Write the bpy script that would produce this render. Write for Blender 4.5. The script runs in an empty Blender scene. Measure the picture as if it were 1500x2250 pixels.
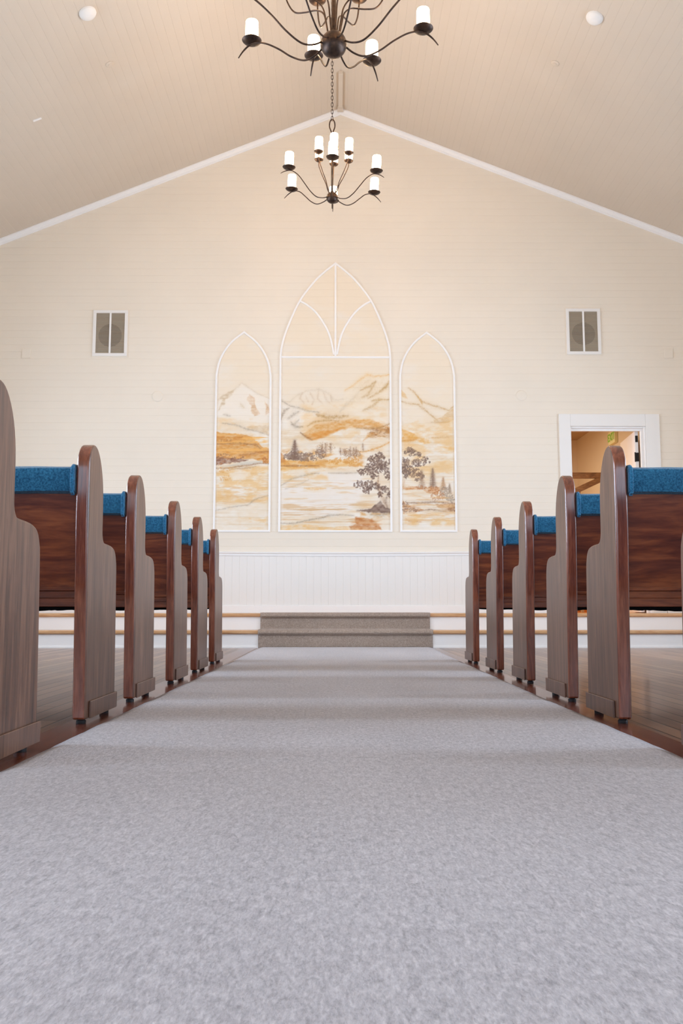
import bpy, bmesh, math, random
import numpy as np
from mathutils import Vector, Matrix
random.seed(7)
PI = math.pi
SC = bpy.context.scene
COL = SC.collection

# ------------------------------------------------------------------ camera, world, light, exposure
cd = bpy.data.cameras.new('camera'); cam = bpy.data.objects.new('camera', cd); COL.objects.link(cam)
cd.sensor_fit = 'VERTICAL'; cd.sensor_height = 36.0; cd.lens = 1900 / 2250 * 36.0
cd.clip_start = 0.02; cd.clip_end = 100
PITCH, YAW, ROLL = math.atan(213 / 1900), 0.0074, math.radians(0.0)
cam.matrix_world = (Matrix.Translation((0, 0, 0.43)) @ Matrix.Rotation(-YAW, 4, 'Z')
                    @ Matrix.Rotation(PI / 2 + PITCH, 4, 'X') @ Matrix.Rotation(ROLL, 4, 'Z'))
SC.camera = cam
SC.view_settings.view_transform = 'Standard'; SC.view_settings.look = 'None'
SC.view_settings.gamma = 1.0; SC.view_settings.use_curve_mapping = False
SC.view_settings.exposure = 0.30
SC.cycles.use_denoising = True
SC.cycles.max_bounces = 10; SC.cycles.diffuse_bounces = 6; SC.cycles.glossy_bounces = 4
SC.cycles.transparent_max_bounces = 8
SC.cycles.sample_clamp_indirect = 6.0
SC.cycles.use_light_tree = True

W = bpy.data.worlds.new('sky'); SC.world = W; W.use_nodes = True
W.node_tree.nodes['Background'].inputs[0].default_value = (0.62, 0.78, 1.0, 1)
W.node_tree.nodes['Background'].inputs[1].default_value = 1.2

E_SIDE, E_REAR, E_CANDLE, E_HALL = 124.0, 40.0, 24.0, 46.0
DAY = (0.64, 0.79, 1.0)
DIM = {-1.4: .35, .9: .66}      # lamps of the rearmost side windows turned down to darken the near carpet
D = 10.5                     # the mural wall stands this far from the camera
HX = 5.6                     # half width of the hall
YB = -3.2                    # rear wall
RX, RZ = 0.066, 6.814        # ridge
SL, SR = 0.4118, 0.3964      # slopes of the two ceiling planes
SIDE_WIN = [-1.4, 0.9, 3.2, 5.5, 7.8]   # centres of the side windows along Y
WIN_W, WIN_Z0, WIN_Z1 = 1.25, 0.75, 3.0

def area(name, loc, target, sx, sy, e, col):
    l = bpy.data.lights.new(name, 'AREA'); l.shape = 'RECTANGLE'; l.size = sx; l.size_y = sy
    l.energy = e; l.color = col; l.spread = math.radians(125)
    o = bpy.data.objects.new(name, l); COL.objects.link(o); o.location = loc
    d = Vector(target) - Vector(loc)
    o.rotation_euler = d.to_track_quat('-Z', 'Y').to_euler()
    return o
for y in SIDE_WIN:
    for s in (-1, 1):
        z = (WIN_Z0 + WIN_Z1) / 2
        area('window_daylight', (s * (HX + 0.34), y, z), (0, y, z), WIN_W, WIN_Z1 - WIN_Z0, E_SIDE * DIM.get(y, 1.0), DAY)
area('door_daylight', (0.1, YB - 0.4, 1.35), (0.1, 5, 1.35), 2.2, 2.4, E_REAR, DAY)
for x in (-3.4, 3.6):
    area('window_daylight', (x, YB - 0.4, 1.9), (x, 5, 1.9), 1.3, 2.2, E_REAR * 0.35, DAY)

# ------------------------------------------------------------------ helpers
def srgb(r, g, b):
    f = lambda c: (c / 255 / 12.92) if c / 255 <= 0.04045 else ((c / 255 + 0.055) / 1.055) ** 2.4
    return (f(r), f(g), f(b), 1)

def mat(name, color=(.8, .8, .8, 1), rough=.6, metal=0, spec=.5, coat=0, coat_rough=.1):
    m = bpy.data.materials.new(name); m.use_nodes = True
    b = m.node_tree.nodes['Principled BSDF']
    b.inputs['Base Color'].default_value = color
    b.inputs['Roughness'].default_value = rough
    b.inputs['Metallic'].default_value = metal
    b.inputs['Specular IOR Level'].default_value = spec
    b.inputs['Coat Weight'].default_value = coat
    b.inputs['Coat Roughness'].default_value = coat_rough
    return m

class NT:
    def __init__(s, m):
        s.t = m.node_tree; s.b = s.t.nodes['Principled BSDF']
    def n(s, typ, **kw):
        x = s.t.nodes.new(typ)
        for k, v in kw.items():
            if k.startswith('i_'): x.inputs[k[2:].replace('_', ' ')].default_value = v
            else: setattr(x, k, v)
        return x
    def l(s, a, b): s.t.links.new(a, b)
    def math(s, op, a, b=None, c=None):
        x = s.n('ShaderNodeMath', operation=op)
        for i, v in enumerate((a, b, c)):
            if v is None: continue
            if isinstance(v, (int, float)): x.inputs[i].default_value = v
            else: s.l(v, x.inputs[i])
        return x.outputs[0]
    def ramp(s, fac, stops):
        r = s.n('ShaderNodeValToRGB')
        e = r.color_ramp.elements
        while len(e) < len(stops): e.new(0.5)
        for k, (p, c) in enumerate(stops): e[k].position = p; e[k].color = c
        s.l(fac, r.inputs[0]); return r.outputs[0]
    def mapped(s, scale, rnd=0.0):
        tc = s.n('ShaderNodeTexCoord'); mp = s.n('ShaderNodeMapping')
        mp.inputs['Scale'].default_value = scale
        s.l(tc.outputs['Object'], mp.inputs['Vector'])
        if rnd:
            oi = s.n('ShaderNodeObjectInfo'); cb = s.n('ShaderNodeCombineXYZ')
            r = s.math('MULTIPLY', oi.outputs['Random'], rnd)
            s.l(r, cb.inputs[0]); s.l(r, cb.inputs[1]); s.l(r, cb.inputs[2])
            s.l(cb.outputs[0], mp.inputs['Location'])
        return mp.outputs[0]
    def noise(s, vec, scale, detail=4, rough=.55, dist=0.0):
        x = s.n('ShaderNodeTexNoise'); x.inputs['Scale'].default_value = scale
        x.inputs['Detail'].default_value = detail; x.inputs['Roughness'].default_value = rough
        x.inputs['Distortion'].default_value = dist
        s.l(vec, x.inputs['Vector']); return x.outputs['Fac']
    def bump(s, h, strength, dist):
        x = s.n('ShaderNodeBump'); x.inputs['Strength'].default_value = strength
        x.inputs['Distance'].default_value = dist; s.l(h, x.inputs['Height'])
        s.l(x.outputs[0], s.b.inputs['Normal']); return x

def wood(name, dark, mid, light, scale, rough=.3, coat=.5, bump=.15, spec=.5, dist=1.5, nscale=3.0, coat_rough=.12):
    m = mat(name, rough=rough, coat=coat, spec=spec, coat_rough=coat_rough); t = NT(m)
    v = t.mapped(scale, 9.0)
    a = t.noise(v, nscale, 6, .6, dist)
    fine = t.noise(v, nscale * 6, 3, .6, .3)
    h = t.math('MULTIPLY_ADD', fine, .35, t.math('MULTIPLY', a, .8))
    t.l(t.ramp(h, [(.36, dark), (.56, mid), (.76, light)]), t.b.inputs['Base Color'])
    t.bump(h, bump, .002)
    return m

M = {}
def plaster(name, col, var=.03, rough=.55, spec=.4):
    m = mat(name, col, rough, spec=spec); t = NT(m)
    n = t.noise(t.mapped((1, 1, 1)), 1.2, 4)
    c2 = tuple(x * (1 - var) for x in col[:3]) + (1,)
    t.l(t.ramp(n, [(.35, c2), (.65, col)]), t.b.inputs['Base Color'])
    return m
M['wall'] = plaster('wall_paint', srgb(238, 226, 208))
M['ceiling'] = plaster('ceiling_paint', srgb(217, 202, 183))
M['white'] = plaster('trim_white', srgb(245, 241, 236), .01, .4)
M['wainscot'] = plaster('wainscot_paint', srgb(238, 233, 226), .01, .45)
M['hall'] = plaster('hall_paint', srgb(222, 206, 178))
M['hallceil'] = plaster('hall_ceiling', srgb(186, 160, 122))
M['panelwood'] = wood('pew_end_sheen', srgb(50, 32, 24), srgb(92, 60, 44), srgb(122, 87, 67), (9, 9, .55), .42, .25, .12, coat_rough=.3)  # window sheen on the end faces put into the colour as greyer brown
M['edgewood'] = wood('pew_edge', srgb(78, 36, 23), srgb(120, 62, 42), srgb(150, 84, 58), (9, 9, .6), .2, .8, .05)
M['backwood'] = wood('pew_back', srgb(66, 26, 12), srgb(112, 52, 27), srgb(154, 84, 46), (.55, 2, 4.2), .3, .5, .05, dist=2.6, nscale=2.4)
M['nosing'] = wood('nosing_wood', srgb(176, 128, 84), srgb(205, 158, 112), srgb(222, 180, 134), (.6, 6, 6), .35, .4, .05)
M['orangewood'] = wood('orange_wood', srgb(160, 92, 30), srgb(196, 120, 48), srgb(214, 142, 70), (7, 7, .6), .4, .3, .05)
M['beam'] = wood('rail_wood', srgb(92, 60, 30), srgb(132, 92, 52), srgb(160, 118, 74), (2, 2, 8), .5, .2, .1)
M['black'] = mat('black_rubber', srgb(14, 14, 17), .5)
M['cloth'] = mat('black_cloth', srgb(10, 9, 10), .95, spec=.1)
M['grille_dark'] = mat('grille_inside', srgb(150, 136, 116), .7)
M['slat'] = mat('grille_slat', srgb(196, 180, 158), .5)
M['cone'] = mat('speaker_cone', srgb(112, 99, 84), .6)
M['steel'] = mat('steel', srgb(170, 168, 160), .35, metal=.9)
M['dark_steel'] = mat('dark_hinge', srgb(40, 36, 34), .4, metal=.7)
M['bronze'] = mat('bronze_iron', srgb(74, 54, 42), .42, metal=.65)
_t = NT(M['bronze']); _t.l(_t.ramp(_t.noise(_t.mapped((1, 1, 1)), 25, 4), [(.3, srgb(42, 31, 27)), (.7, srgb(84, 62, 47))]), _t.b.inputs['Base Color'])
M['signwhite'] = mat('sign_white', srgb(232, 228, 176), .5)
M['green'] = mat('sign_green', srgb(140, 176, 74), .5)
M['green'].node_tree.nodes['Principled BSDF'].inputs['Emission Color'].default_value = srgb(150, 200, 60)
M['green'].node_tree.nodes['Principled BSDF'].inputs['Emission Strength'].default_value = .12

def candle_glass():
    m = mat('lit_candle_glass', (1, .95, .85, 1), .4); t = NT(m)
    t.b.inputs['Emission Color'].default_value = (1.0, .66, .36, 1)
    t.b.inputs['Emission Strength'].default_value = E_CANDLE
    return m
M['candle'] = candle_glass()

def fabric(name, c1, c2, s=1.0):
    m = mat(name, rough=.9, spec=.2); t = NT(m)
    t.b.inputs['Sheen Weight'].default_value = .25
    v = t.mapped((1, 1, 1), 5.0)
    n = t.noise(v, 140 * s, 3, .7); n2 = t.noise(v, 18, 3)
    w = t.n('ShaderNodeTexWave', wave_type='BANDS', bands_direction='DIAGONAL'); w.inputs['Scale'].default_value = 120
    w.inputs['Distortion'].default_value = 1.5; t.l(v, w.inputs['Vector'])
    h = t.math('ADD', t.math('MULTIPLY', n, .75), t.math('ADD', t.math('MULTIPLY', w.outputs['Fac'], .15), t.math('MULTIPLY', n2, .15)))
    t.l(t.ramp(h, [(.38, c1), (.68, c2)]), t.b.inputs['Base Color'])
    t.bump(h, .5, .003)
    return m
M['blue'] = fabric('blue_upholstery', srgb(8, 60, 94), srgb(52, 126, 162))

def carpet(name, c1, c2, c3, scale=1.0, bump=.7, stretch=(1, 1, 1)):
    m = mat(name, rough=.95, spec=.12); t = NT(m)
    t.b.inputs['Sheen Weight'].default_value = .2
    v = t.mapped(stretch)
    fine = t.noise(v, 230 * scale, 3, .65, .4)
    mid = t.noise(v, 84 * scale, 2, .5, .8)
    big = t.noise(v, 1.6, 3, .5)
    vo = t.n('ShaderNodeTexVoronoi'); vo.inputs['Scale'].default_value = 95 * scale; t.l(v, vo.inputs['Vector'])
    h = t.math('ADD', t.math('MULTIPLY', fine, .45), t.math('ADD', t.math('MULTIPLY', mid, .40), t.math('MULTIPLY', big, .15)))
    t.l(t.ramp(h, [(.34, c1), (.50, c2), (.66, c3)]), t.b.inputs['Base Color'])
    hb = t.math('ADD', fine, t.math('MULTIPLY', vo.outputs['Distance'], -.5))
    t.bump(hb, bump, .004)
    return m
M['runner'] = carpet('runner_carpet', srgb(150, 145, 147), srgb(184, 179, 182), srgb(212, 207, 209), 1.0, .7, (1.15, .42, 1))
M['stair'] = carpet('stair_carpet', srgb(134, 117, 104), srgb(168, 149, 134), srgb(196, 177, 161), 1.0, 1.0)

def floorwood():
    m = mat('floor_boards', rough=.34, coat=.35, coat_rough=.14); t = NT(m)
    tc = t.n('ShaderNodeTexCoord'); sp = t.n('ShaderNodeSeparateXYZ'); t.l(tc.outputs['Object'], sp.inputs[0])
    ux = t.math('DIVIDE', sp.outputs[0], .082); cell = t.math('FLOOR', ux)
    wn = t.n('ShaderNodeTexWhiteNoise', noise_dimensions='1D'); t.l(cell, wn.inputs['W'])
    uy = t.math('ADD', t.math('DIVIDE', sp.outputs[1], 1.6), t.math('MULTIPLY', wn.outputs['Value'], 7))
    cy = t.math('FLOOR', uy)
    cb = t.n('ShaderNodeCombineXYZ'); t.l(cell, cb.inputs[0]); t.l(cy, cb.inputs[1])
    w2 = t.n('ShaderNodeTexWhiteNoise', noise_dimensions='2D'); t.l(cb.outputs[0], w2.inputs['Vector'])
    mp = t.n('ShaderNodeMapping'); mp.inputs['Scale'].default_value = (14, .8, 1); t.l(tc.outputs['Object'], mp.inputs['Vector'])
    g = t.noise(mp.outputs[0], 4, 5, .6, 1.0)
    h = t.math('ADD', t.math('MULTIPLY', g, .6), t.math('MULTIPLY', w2.outputs['Value'], .45))
    c = t.ramp(h, [(.2, srgb(88, 58, 42)), (.5, srgb(128, 94, 72)), (.85, srgb(158, 122, 96))])
    fx = t.math('FRACT', ux); edge = t.math('MINIMUM', fx, t.math('SUBTRACT', 1, fx))
    fy = t.math('FRACT', uy); ey = t.math('MULTIPLY', t.math('MINIMUM', fy, t.math('SUBTRACT', 1, fy)), 20)
    gr = t.math('MINIMUM', edge, ey)
    mk = t.n('ShaderNodeMapRange'); mk.inputs['From Min'].default_value = .02; mk.inputs['From Max'].default_value = .075
    t.l(gr, mk.inputs['Value'])
    mx = t.n('ShaderNodeMix', data_type='RGBA'); t.l(mk.outputs[0], mx.inputs['Factor'])
    mx.inputs['A'].default_value = srgb(26, 14, 9); t.l(c, mx.inputs['B'])
    t.l(mx.outputs['Result'], t.b.inputs['Base Color'])
    b = t.bump(mk.outputs[0], .6, .002)
    return m
M['floor'] = floorwood()
M['border'] = wood('border_board', srgb(66, 26, 14), srgb(98, 44, 24), srgb(120, 60, 36), (8, .6, 1), .26, .45, .03)

def glassy():
    m = bpy.data.materials.new('window_glass'); m.use_nodes = True; nt = m.node_tree
    for n in list(nt.nodes): nt.nodes.remove(n)
    o = nt.nodes.new('ShaderNodeOutputMaterial'); a = nt.nodes.new('ShaderNodeBsdfTransparent'); g = nt.nodes.new('ShaderNodeBsdfGlossy')
    g.inputs['Roughness'].default_value = .02; x = nt.nodes.new('ShaderNodeMixShader'); x.inputs[0].default_value = .06
    nt.links.new(a.outputs[0], x.inputs[1]); nt.links.new(g.outputs[0], x.inputs[2]); nt.links.new(x.outputs[0], o.inputs[0])
    return m
M['glass'] = glassy()

# mesh builder
class MB:
    def __init__(s): s.v = []; s.f = []; s.mi = []
    def add(s, vs, fs, mi=0):
        k = len(s.v); s.v += [tuple(p) for p in vs]
        for f in fs: s.f.append(tuple(i + k for i in f)); s.mi.append(mi)
        return s
    def box(s, x0, x1, y0, y1, z0, z1, mi=0):
        vs = [(x, y, z) for z in (z0, z1) for y in (y0, y1) for x in (x0, x1)]
        return s.add(vs, [(0, 2, 3, 1), (4, 5, 7, 6), (0, 1, 5, 4), (2, 6, 7, 3), (0, 4, 6, 2), (1, 3, 7, 5)], mi)
    def prism(s, poly, axis, a, b, mi=0, side=None):
        n = len(poly)
        def P(p, t): return {'x': (t, p[0], p[1]), 'y': (p[0], t, p[1]), 'z': (p[0], p[1], t)}[axis]
        vs = [P(p, a) for p in poly] + [P(p, b) for p in poly]
        s.add(vs, [tuple(range(n)), tuple(range(2 * n - 1, n - 1, -1))], mi)
        k = len(s.v) - 2 * n
        for i in range(n):
            j = (i + 1) % n
            s.f.append((k + i, k + n + i, k + n + j, k + j)); s.mi.append(mi if side is None else side)
        return s
    def tube(s, pts, r, seg=8, mi=0, cap=True, closed=False):
        pts = [Vector(p) for p in pts]; n = len(pts); rs = r if isinstance(r, (list, tuple)) else [r] * n
        k = len(s.v); up = None
        for i, p in enumerate(pts):
            if closed: t = pts[(i + 1) % n] - pts[i - 1]
            else: t = pts[min(i + 1, n - 1)] - pts[max(i - 1, 0)]
            t.normalize()
            if up is None:
                up = Vector((0, 0, 1)) if abs(t.z) < .9 else Vector((1, 0, 0))
            sd = t.cross(up).normalized(); up = sd.cross(t).normalized()
            for q in range(seg):
                a = 2 * PI * q / seg
                s.v.append(tuple(p + (sd * math.cos(a) + up * math.sin(a)) * rs[i]))
        m = n if closed else n - 1
        for i in range(m):
            j = (i + 1) % n
            for q in range(seg):
                w = (q + 1) % seg
                s.f.append((k + i * seg + q, k + i * seg + w, k + j * seg + w, k + j * seg + q)); s.mi.append(mi)
        if cap and not closed:
            s.f.append(tuple(k + q for q in reversed(range(seg)))); s.mi.append(mi)
            s.f.append(tuple(k + (n - 1) * seg + q for q in range(seg))); s.mi.append(mi)
        return s
    def lathe(s, prof, c=(0, 0, 0), seg=20, mi=0):
        k = len(s.v); n = len(prof)
        for r, z in prof:
            for q in range(seg):
                a = 2 * PI * q / seg
                s.v.append((c[0] + r * math.cos(a), c[1] + r * math.sin(a), c[2] + z))
        for i in range(n - 1):
            for q in range(seg):
                w = (q + 1) % seg
                s.f.append((k + i * seg + q, k + i * seg + w, k + (i + 1) * seg + w, k + (i + 1) * seg + q)); s.mi.append(mi)
        return s
    def build(s, name, mats, parent=None, smooth=False, bevel=0, bseg=2, merge=True, clean=None):
        me = bpy.data.meshes.new(name); me.from_pydata(s.v, [], s.f)
        if not isinstance(mats, (list, tuple)): mats = [mats]
        for m in mats: me.materials.append(m)
        me.polygons.foreach_set('material_index', s.mi)
        bm = bmesh.new(); bm.from_mesh(me)
        if merge and not bevel: bmesh.ops.remove_doubles(bm, verts=bm.verts, dist=1e-6)
        bmesh.ops.recalc_face_normals(bm, faces=bm.faces)
        if clean: clean(bm)
        bm.to_mesh(me); bm.free()
        if smooth:
            me.polygons.foreach_set('use_smooth', [True] * len(me.polygons))
        o = bpy.data.objects.new(name, me); COL.objects.link(o)
        if parent: o.parent = parent
        if bevel:
            b = o.modifiers.new('bevel', 'BEVEL'); b.width = bevel; b.segments = bseg; b.limit_method = 'ANGLE'; b.angle_limit = math.radians(38)
            b.harden_normals = True
            if not smooth:
                me.polygons.foreach_set('use_smooth', [True] * len(me.polygons))
        elif smooth:
            try: me.set_sharp_from_angle(angle=math.radians(40))
            except Exception: pass
        return o

def empty(name, loc=(0, 0, 0), rz=0):
    o = bpy.data.objects.new(name, None); COL.objects.link(o); o.location = loc; o.rotation_euler = (0, 0, rz)
    o.empty_display_size = .1
    return o
def tag(o, label, cat, group=None, kind=None):
    o['label'] = label; o['category'] = cat
    if group: o['group'] = group
    if kind: o['kind'] = kind
    return o
def struct(o, label=None):
    o['kind'] = 'structure'
    if label: o['label'] = label
    return o
def copy_tree(o, parent=None):
    c = o.copy(); COL.objects.link(c)
    if parent: c.parent = parent; c.matrix_parent_inverse = o.matrix_parent_inverse.copy()
    for ch in list(o.children): copy_tree(ch, c)
    return c

def roof_z(x):
    return RZ - (SL * (RX - x) if x < RX else SR * (x - RX))

# ------------------------------------------------------------------ shell
MB().box(-HX - .3, HX + .3, YB - .3, D - .55, -.2, 0).build('floor', M['floor'])
struct(bpy.data.objects['floor'])
# darker border boards along the runner
for k, (x0, x1) in enumerate(((-1.02, -.86), (1.0, 1.118))):
    o = MB().box(x0, x1, YB, 9.66, 0.0, .0016).build('floor_border', M['border']); struct(o)

PITCHB, GW, GD = .0898, .0052, .0022
def groove_profile(a, b, base=0.0):
    """positions and depths along a boarded surface from a to b"""
    pts = [(a, 0.0)]
    k = math.ceil((a - base) / PITCHB)
    while True:
        z = base + k * PITCHB; k += 1
        if z - GW <= a: continue
        if z + GW >= b: break
        pts += [(z - GW / 2, 0.0), (z - GW * .15, GD), (z + GW * .15, GD), (z + GW / 2, 0.0)]
    pts.append((b, 0.0)); return pts
def groove_depth(z, base=0.0):
    t = (z - base + GW) % PITCHB - GW
    t = abs(t)
    if t < GW * .15: return GD
    if t < GW / 2: return GD * (GW / 2 - t) / (GW * .35)
    return 0.0

DX0, DX1, DZ1 = 2.905, 3.835, 2.675     # door opening
STZ = .38                                # stage floor height
RAILZ = 1.095
def front_wall():
    mb = MB()
    def sheet(x0, x1, z0, z1):
        p = groove_profile(z0, z1, RAILZ)
        vs = []
        for z, d in p: vs += [(x0, D + d, z), (x1, D + d, z)]
        mb.add(vs, [(2 * i, 2 * i + 1, 2 * i + 3, 2 * i + 2) for i in range(len(p) - 1)])
    sheet(-HX, DX0, RAILZ, 7.0); sheet(DX0, DX1, DZ1, 7.0); sheet(DX1, HX, RAILZ, 7.0)
    def bead(x0, x1):
        p = groove_profile(x0, x1, 0.01)
        vs = []
        for x, d in p: vs += [(x, D + d, STZ), (x, D + d, RAILZ)]
        mb.add(vs, [(2 * i, 2 * i + 1, 2 * i + 3, 2 * i + 2) for i in range(len(p) - 1)], 1)
    bead(-HX, DX0); bead(DX1, HX)
    # wall body behind the boards
    for x0, x1, z0 in ((-HX, DX0, -.2), (DX0, DX1, DZ1), (DX1, HX, -.2)):
        mb.box(x0, x1, D + .012, D + .15, z0, 7.0, 0)
    def clean(bm):
        for s, sl in ((-1, SL), (1, SR)):
            no = Vector((s * sl, 0, 1)).normalized()
            bmesh.ops.bisect_plane(bm, geom=list(bm.verts) + list(bm.edges) + list(bm.faces), plane_co=Vector((RX, 0, RZ + .03)), plane_no=no, clear_outer=True)
    o = mb.build('wall_front', [M['wall'], M['wainscot']], clean=clean, merge=False)
    struct(o)
front_wall()

def ceiling():
    for side, nm in ((-1, 'ceiling_left'), (1, 'ceiling_right')):
        mb = MB(); sl = SL if side < 0 else SR
        L = (HX + .3) / math.cos(math.atan(sl))
        p = groove_profile(0.02, L, 0)
        c, s_ = math.cos(math.atan(sl)), math.sin(math.atan(sl))
        vs = []
        p = [(0, 0)] + p[1:]
        for u, d in p:
            x = RX + side * (u * c + d * .0); z = RZ - u * s_ + d * .8
            vs += [(x, YB - .1, z), (x, D + .1, z)]
        mb.add(vs, [(2 * i, 2 * i + 1, 2 * i + 3, 2 * i + 2) for i in range(len(p) - 1)])
        x1, z1 = RX + side * L * c, RZ - L * s_
        mb.prism([(RX, RZ + .03), (x1, z1 + .03), (x1, z1 + .2), (RX, RZ + .2)], 'y', YB - .3, D + .3)
        struct(mb.build(nm, M['ceiling'], merge=False))
ceiling()

def side_wall(s, nm):
    mb = MB(); xa, xb = sorted((s * HX, s * (HX + .2))); top = roof_z(s * HX) + .1
    ys = [YB]
    for y in SIDE_WIN: ys += [y - WIN_W / 2, y + WIN_W / 2]
    ys.append(D + .15)
    for i in range(0, len(ys), 2): mb.box(xa, xb, ys[i], ys[i + 1], -.2, top)
    for y in SIDE_WIN:
        mb.box(xa, xb, y - WIN_W / 2, y + WIN_W / 2, -.2, WIN_Z0)
        mb.box(xa, xb, y - WIN_W / 2, y + WIN_W / 2, WIN_Z1, top)
    struct(mb.build(nm, M['wall'], merge=False))
side_wall(-1, 'wall_left'); side_wall(1, 'wall_right')

def rear_wall():
    mb = MB(); y0, y1 = YB - .2, YB
    ops = [(-4.05, -2.75, .8, 3.0), (-1.0, 1.2, .0, 2.55), (2.95, 4.25, .8, 3.0)]
    xs = [-HX] + [v for o in ops for v in o[:2]] + [HX]
    for i in range(0, len(xs), 2): mb.box(xs[i], xs[i + 1], y0, y1, -.2, 7)
    for a, b, z0, z1 in ops:
        if z0 > 0: mb.box(a, b, y0, y1, -.2, z0)
        mb.box(a, b, y0, y1, z1, 7)
    def clean(bm):
        for s, sl in ((-1, SL), (1, SR)):
            bmesh.ops.bisect_plane(bm, geom=list(bm.verts) + list(bm.edges) + list(bm.faces), plane_co=Vector((RX, 0, RZ + .03)),
                                   plane_no=Vector((s * sl, 0, 1)).normalized(), clear_outer=True)
    struct(mb.build('wall_back', M['wall'], clean=clean, merge=False))
rear_wall()

WN = [0]
def window(c, w, z0, z1, axis):
    WN[0] += 1
    e = empty('window_%d' % WN[0], (c[0], c[1], 0)); struct(e)
    if axis == 'y': e.rotation_euler = (0, 0, PI / 2)
    f = MB(); t = .06
    f.box(-w / 2, w / 2, -.05, .05, z0, z0 + t); f.box(-w / 2, w / 2, -.05, .05, z1 - t, z1)
    f.box(-w / 2, -w / 2 + t, -.05, .05, z0 + t, z1 - t); f.box(w / 2 - t, w / 2, -.05, .05, z0 + t, z1 - t)
    f.box(-.02, .02, -.03, .03, z0 + t, z1 - t)
    zm = (z0 + z1) / 2; f.box(-w / 2 + t, w / 2 - t, -.028, .028, zm - .02, zm + .02)
    f.build('window_frame', M['white'], e)
    MB().box(-w / 2 + t, w / 2 - t, -.004, .004, z0 + t, z1 - t).build('pane', M['glass'], e)
for y in SIDE_WIN:
    window((-HX - .1, y), WIN_W, WIN_Z0, WIN_Z1, 'y'); window((HX + .1, y), WIN_W, WIN_Z0, WIN_Z1, 'y')
window((-3.4, YB - .1), 1.3, .8, 3.0, 'x'); window((3.6, YB - .1), 1.3, .8, 3.0, 'x')
window((.1, YB - .1), 2.2, 0, 2.55, 'x')

# rake trim along the gable
def rake(side, nm):
    sl = SL if side < 0 else SR; a = math.atan(sl)
    mb = MB()
    L = (HX) / math.cos(a)
    prof = [(.0, 0), (.056, 0), (.056, .012), (.05, .018), (.045, .034), (.022, .046), (.014, .062), (.0, .062)]  # (down, out)
    vs = []
    for u in (0, L):
        for d, o_ in prof:
            x = RX + side * (u * math.cos(a)); z = RZ - u * math.sin(a) - d / math.cos(a)
            vs.append((x, D - o_, z))
    n = len(prof)
    mb.add(vs, [(i, (i + 1) % n, n + (i + 1) % n, n + i) for i in range(n)] + [tuple(range(n)), tuple(range(2 * n - 1, n - 1, -1))])
    struct(mb.build(nm, M['white']))
rake(-1, 'trim_1'); rake(1, 'trim_2')
# ridge duct strip and its end block
o = MB().box(.035, .09, 9.66, D - .06, RZ - .045, RZ - .004).box(.025, .10, D - .14, D - .06, RZ - .06, RZ - .02).build('ridge_strip', M['ceiling'], bevel=.004)
tag(o, 'pale painted raceway strip along the ceiling ridge above the gable peak', 'strip')

# chair rail (sagging very slightly in the middle), baseboard
def rail():
    mb = MB()
    prof = [(0, -.035), (.010, -.035), (.012, -.012), (.026, -.004), (.028, .010), (.006, .016), (0, .016)]
    for xa, xb in ((-HX, DX0 - .14), (DX1 + .18, HX)):
        N = 24 if xa < 0 else 4
        k = len(mb.v); n = len(prof)
        for i in range(N + 1):
            x = xa + (xb - xa) * i / N
            sag = .012 * max(0, 1 - (x / 1.9) ** 2)
            for o_, z in prof: mb.v.append((x, D - o_, RAILZ + .02 - sag + z))
        for i in range(N):
            for j in range(n):
                q = (j + 1) % n
                mb.f.append((k + i * n + j, k + i * n + q, k + (i + 1) * n + q, k + (i + 1) * n + j)); mb.mi.append(0)
    struct(mb.build('trim_3', M['white']))
rail()
mb = MB()
for xa, xb in ((-HX, DX0 - .14), (DX1 + .18, HX)):
    mb.box(xa, xb, D - .018, D, STZ, STZ + .09)
struct(mb.build('baseboard_front', M['white'], bevel=.004))
for s, nm in ((-1, 'baseboard_left'), (1, 'baseboard_right')):
    xa, xb = sorted((s * HX, s * (HX - .018)))
    struct(MB().box(xa, xb, YB, 9.66, 0, .14).build(nm, M['white']))

# ------------------------------------------------------------------ stage steps
st = empty('stage_steps', (0, 9.67, 0)); tag(st, 'two white stage steps with tan wooden nosings below the mural wall', 'steps')
Y1, Y2 = 9.67, 9.95
def local(mb): # shift y to the empty's frame
    mb.v = [(x, y - 9.67, z) for x, y, z in mb.v]; return mb
local(MB().box(-HX, 4.27, Y1, Y1 + .02, 0, .155)).build('riser', M['white'], st)
local(MB().box(4.275, HX, Y1 - .012, Y1 + .02, 0, .155)).build('riser', M['white'], st)
local(MB().box(-HX, HX, Y2, Y2 + .02, .195, .342)).build('riser', M['white'], st)
local(MB().box(-HX, HX, Y1 - .03, Y2, .155, .195)).build('tread', M['nosing'], st, bevel=.014, bseg=3)
local(MB().box(-HX, HX, Y2 - .03, D - .001, .342, STZ)).build('stage_floor', M['nosing'], st, bevel=.014, bseg=3)
local(MB().box(-HX, HX, Y1 - .010, Y1, 0, .018)).build('shoe_moulding', M['white'], st)

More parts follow.
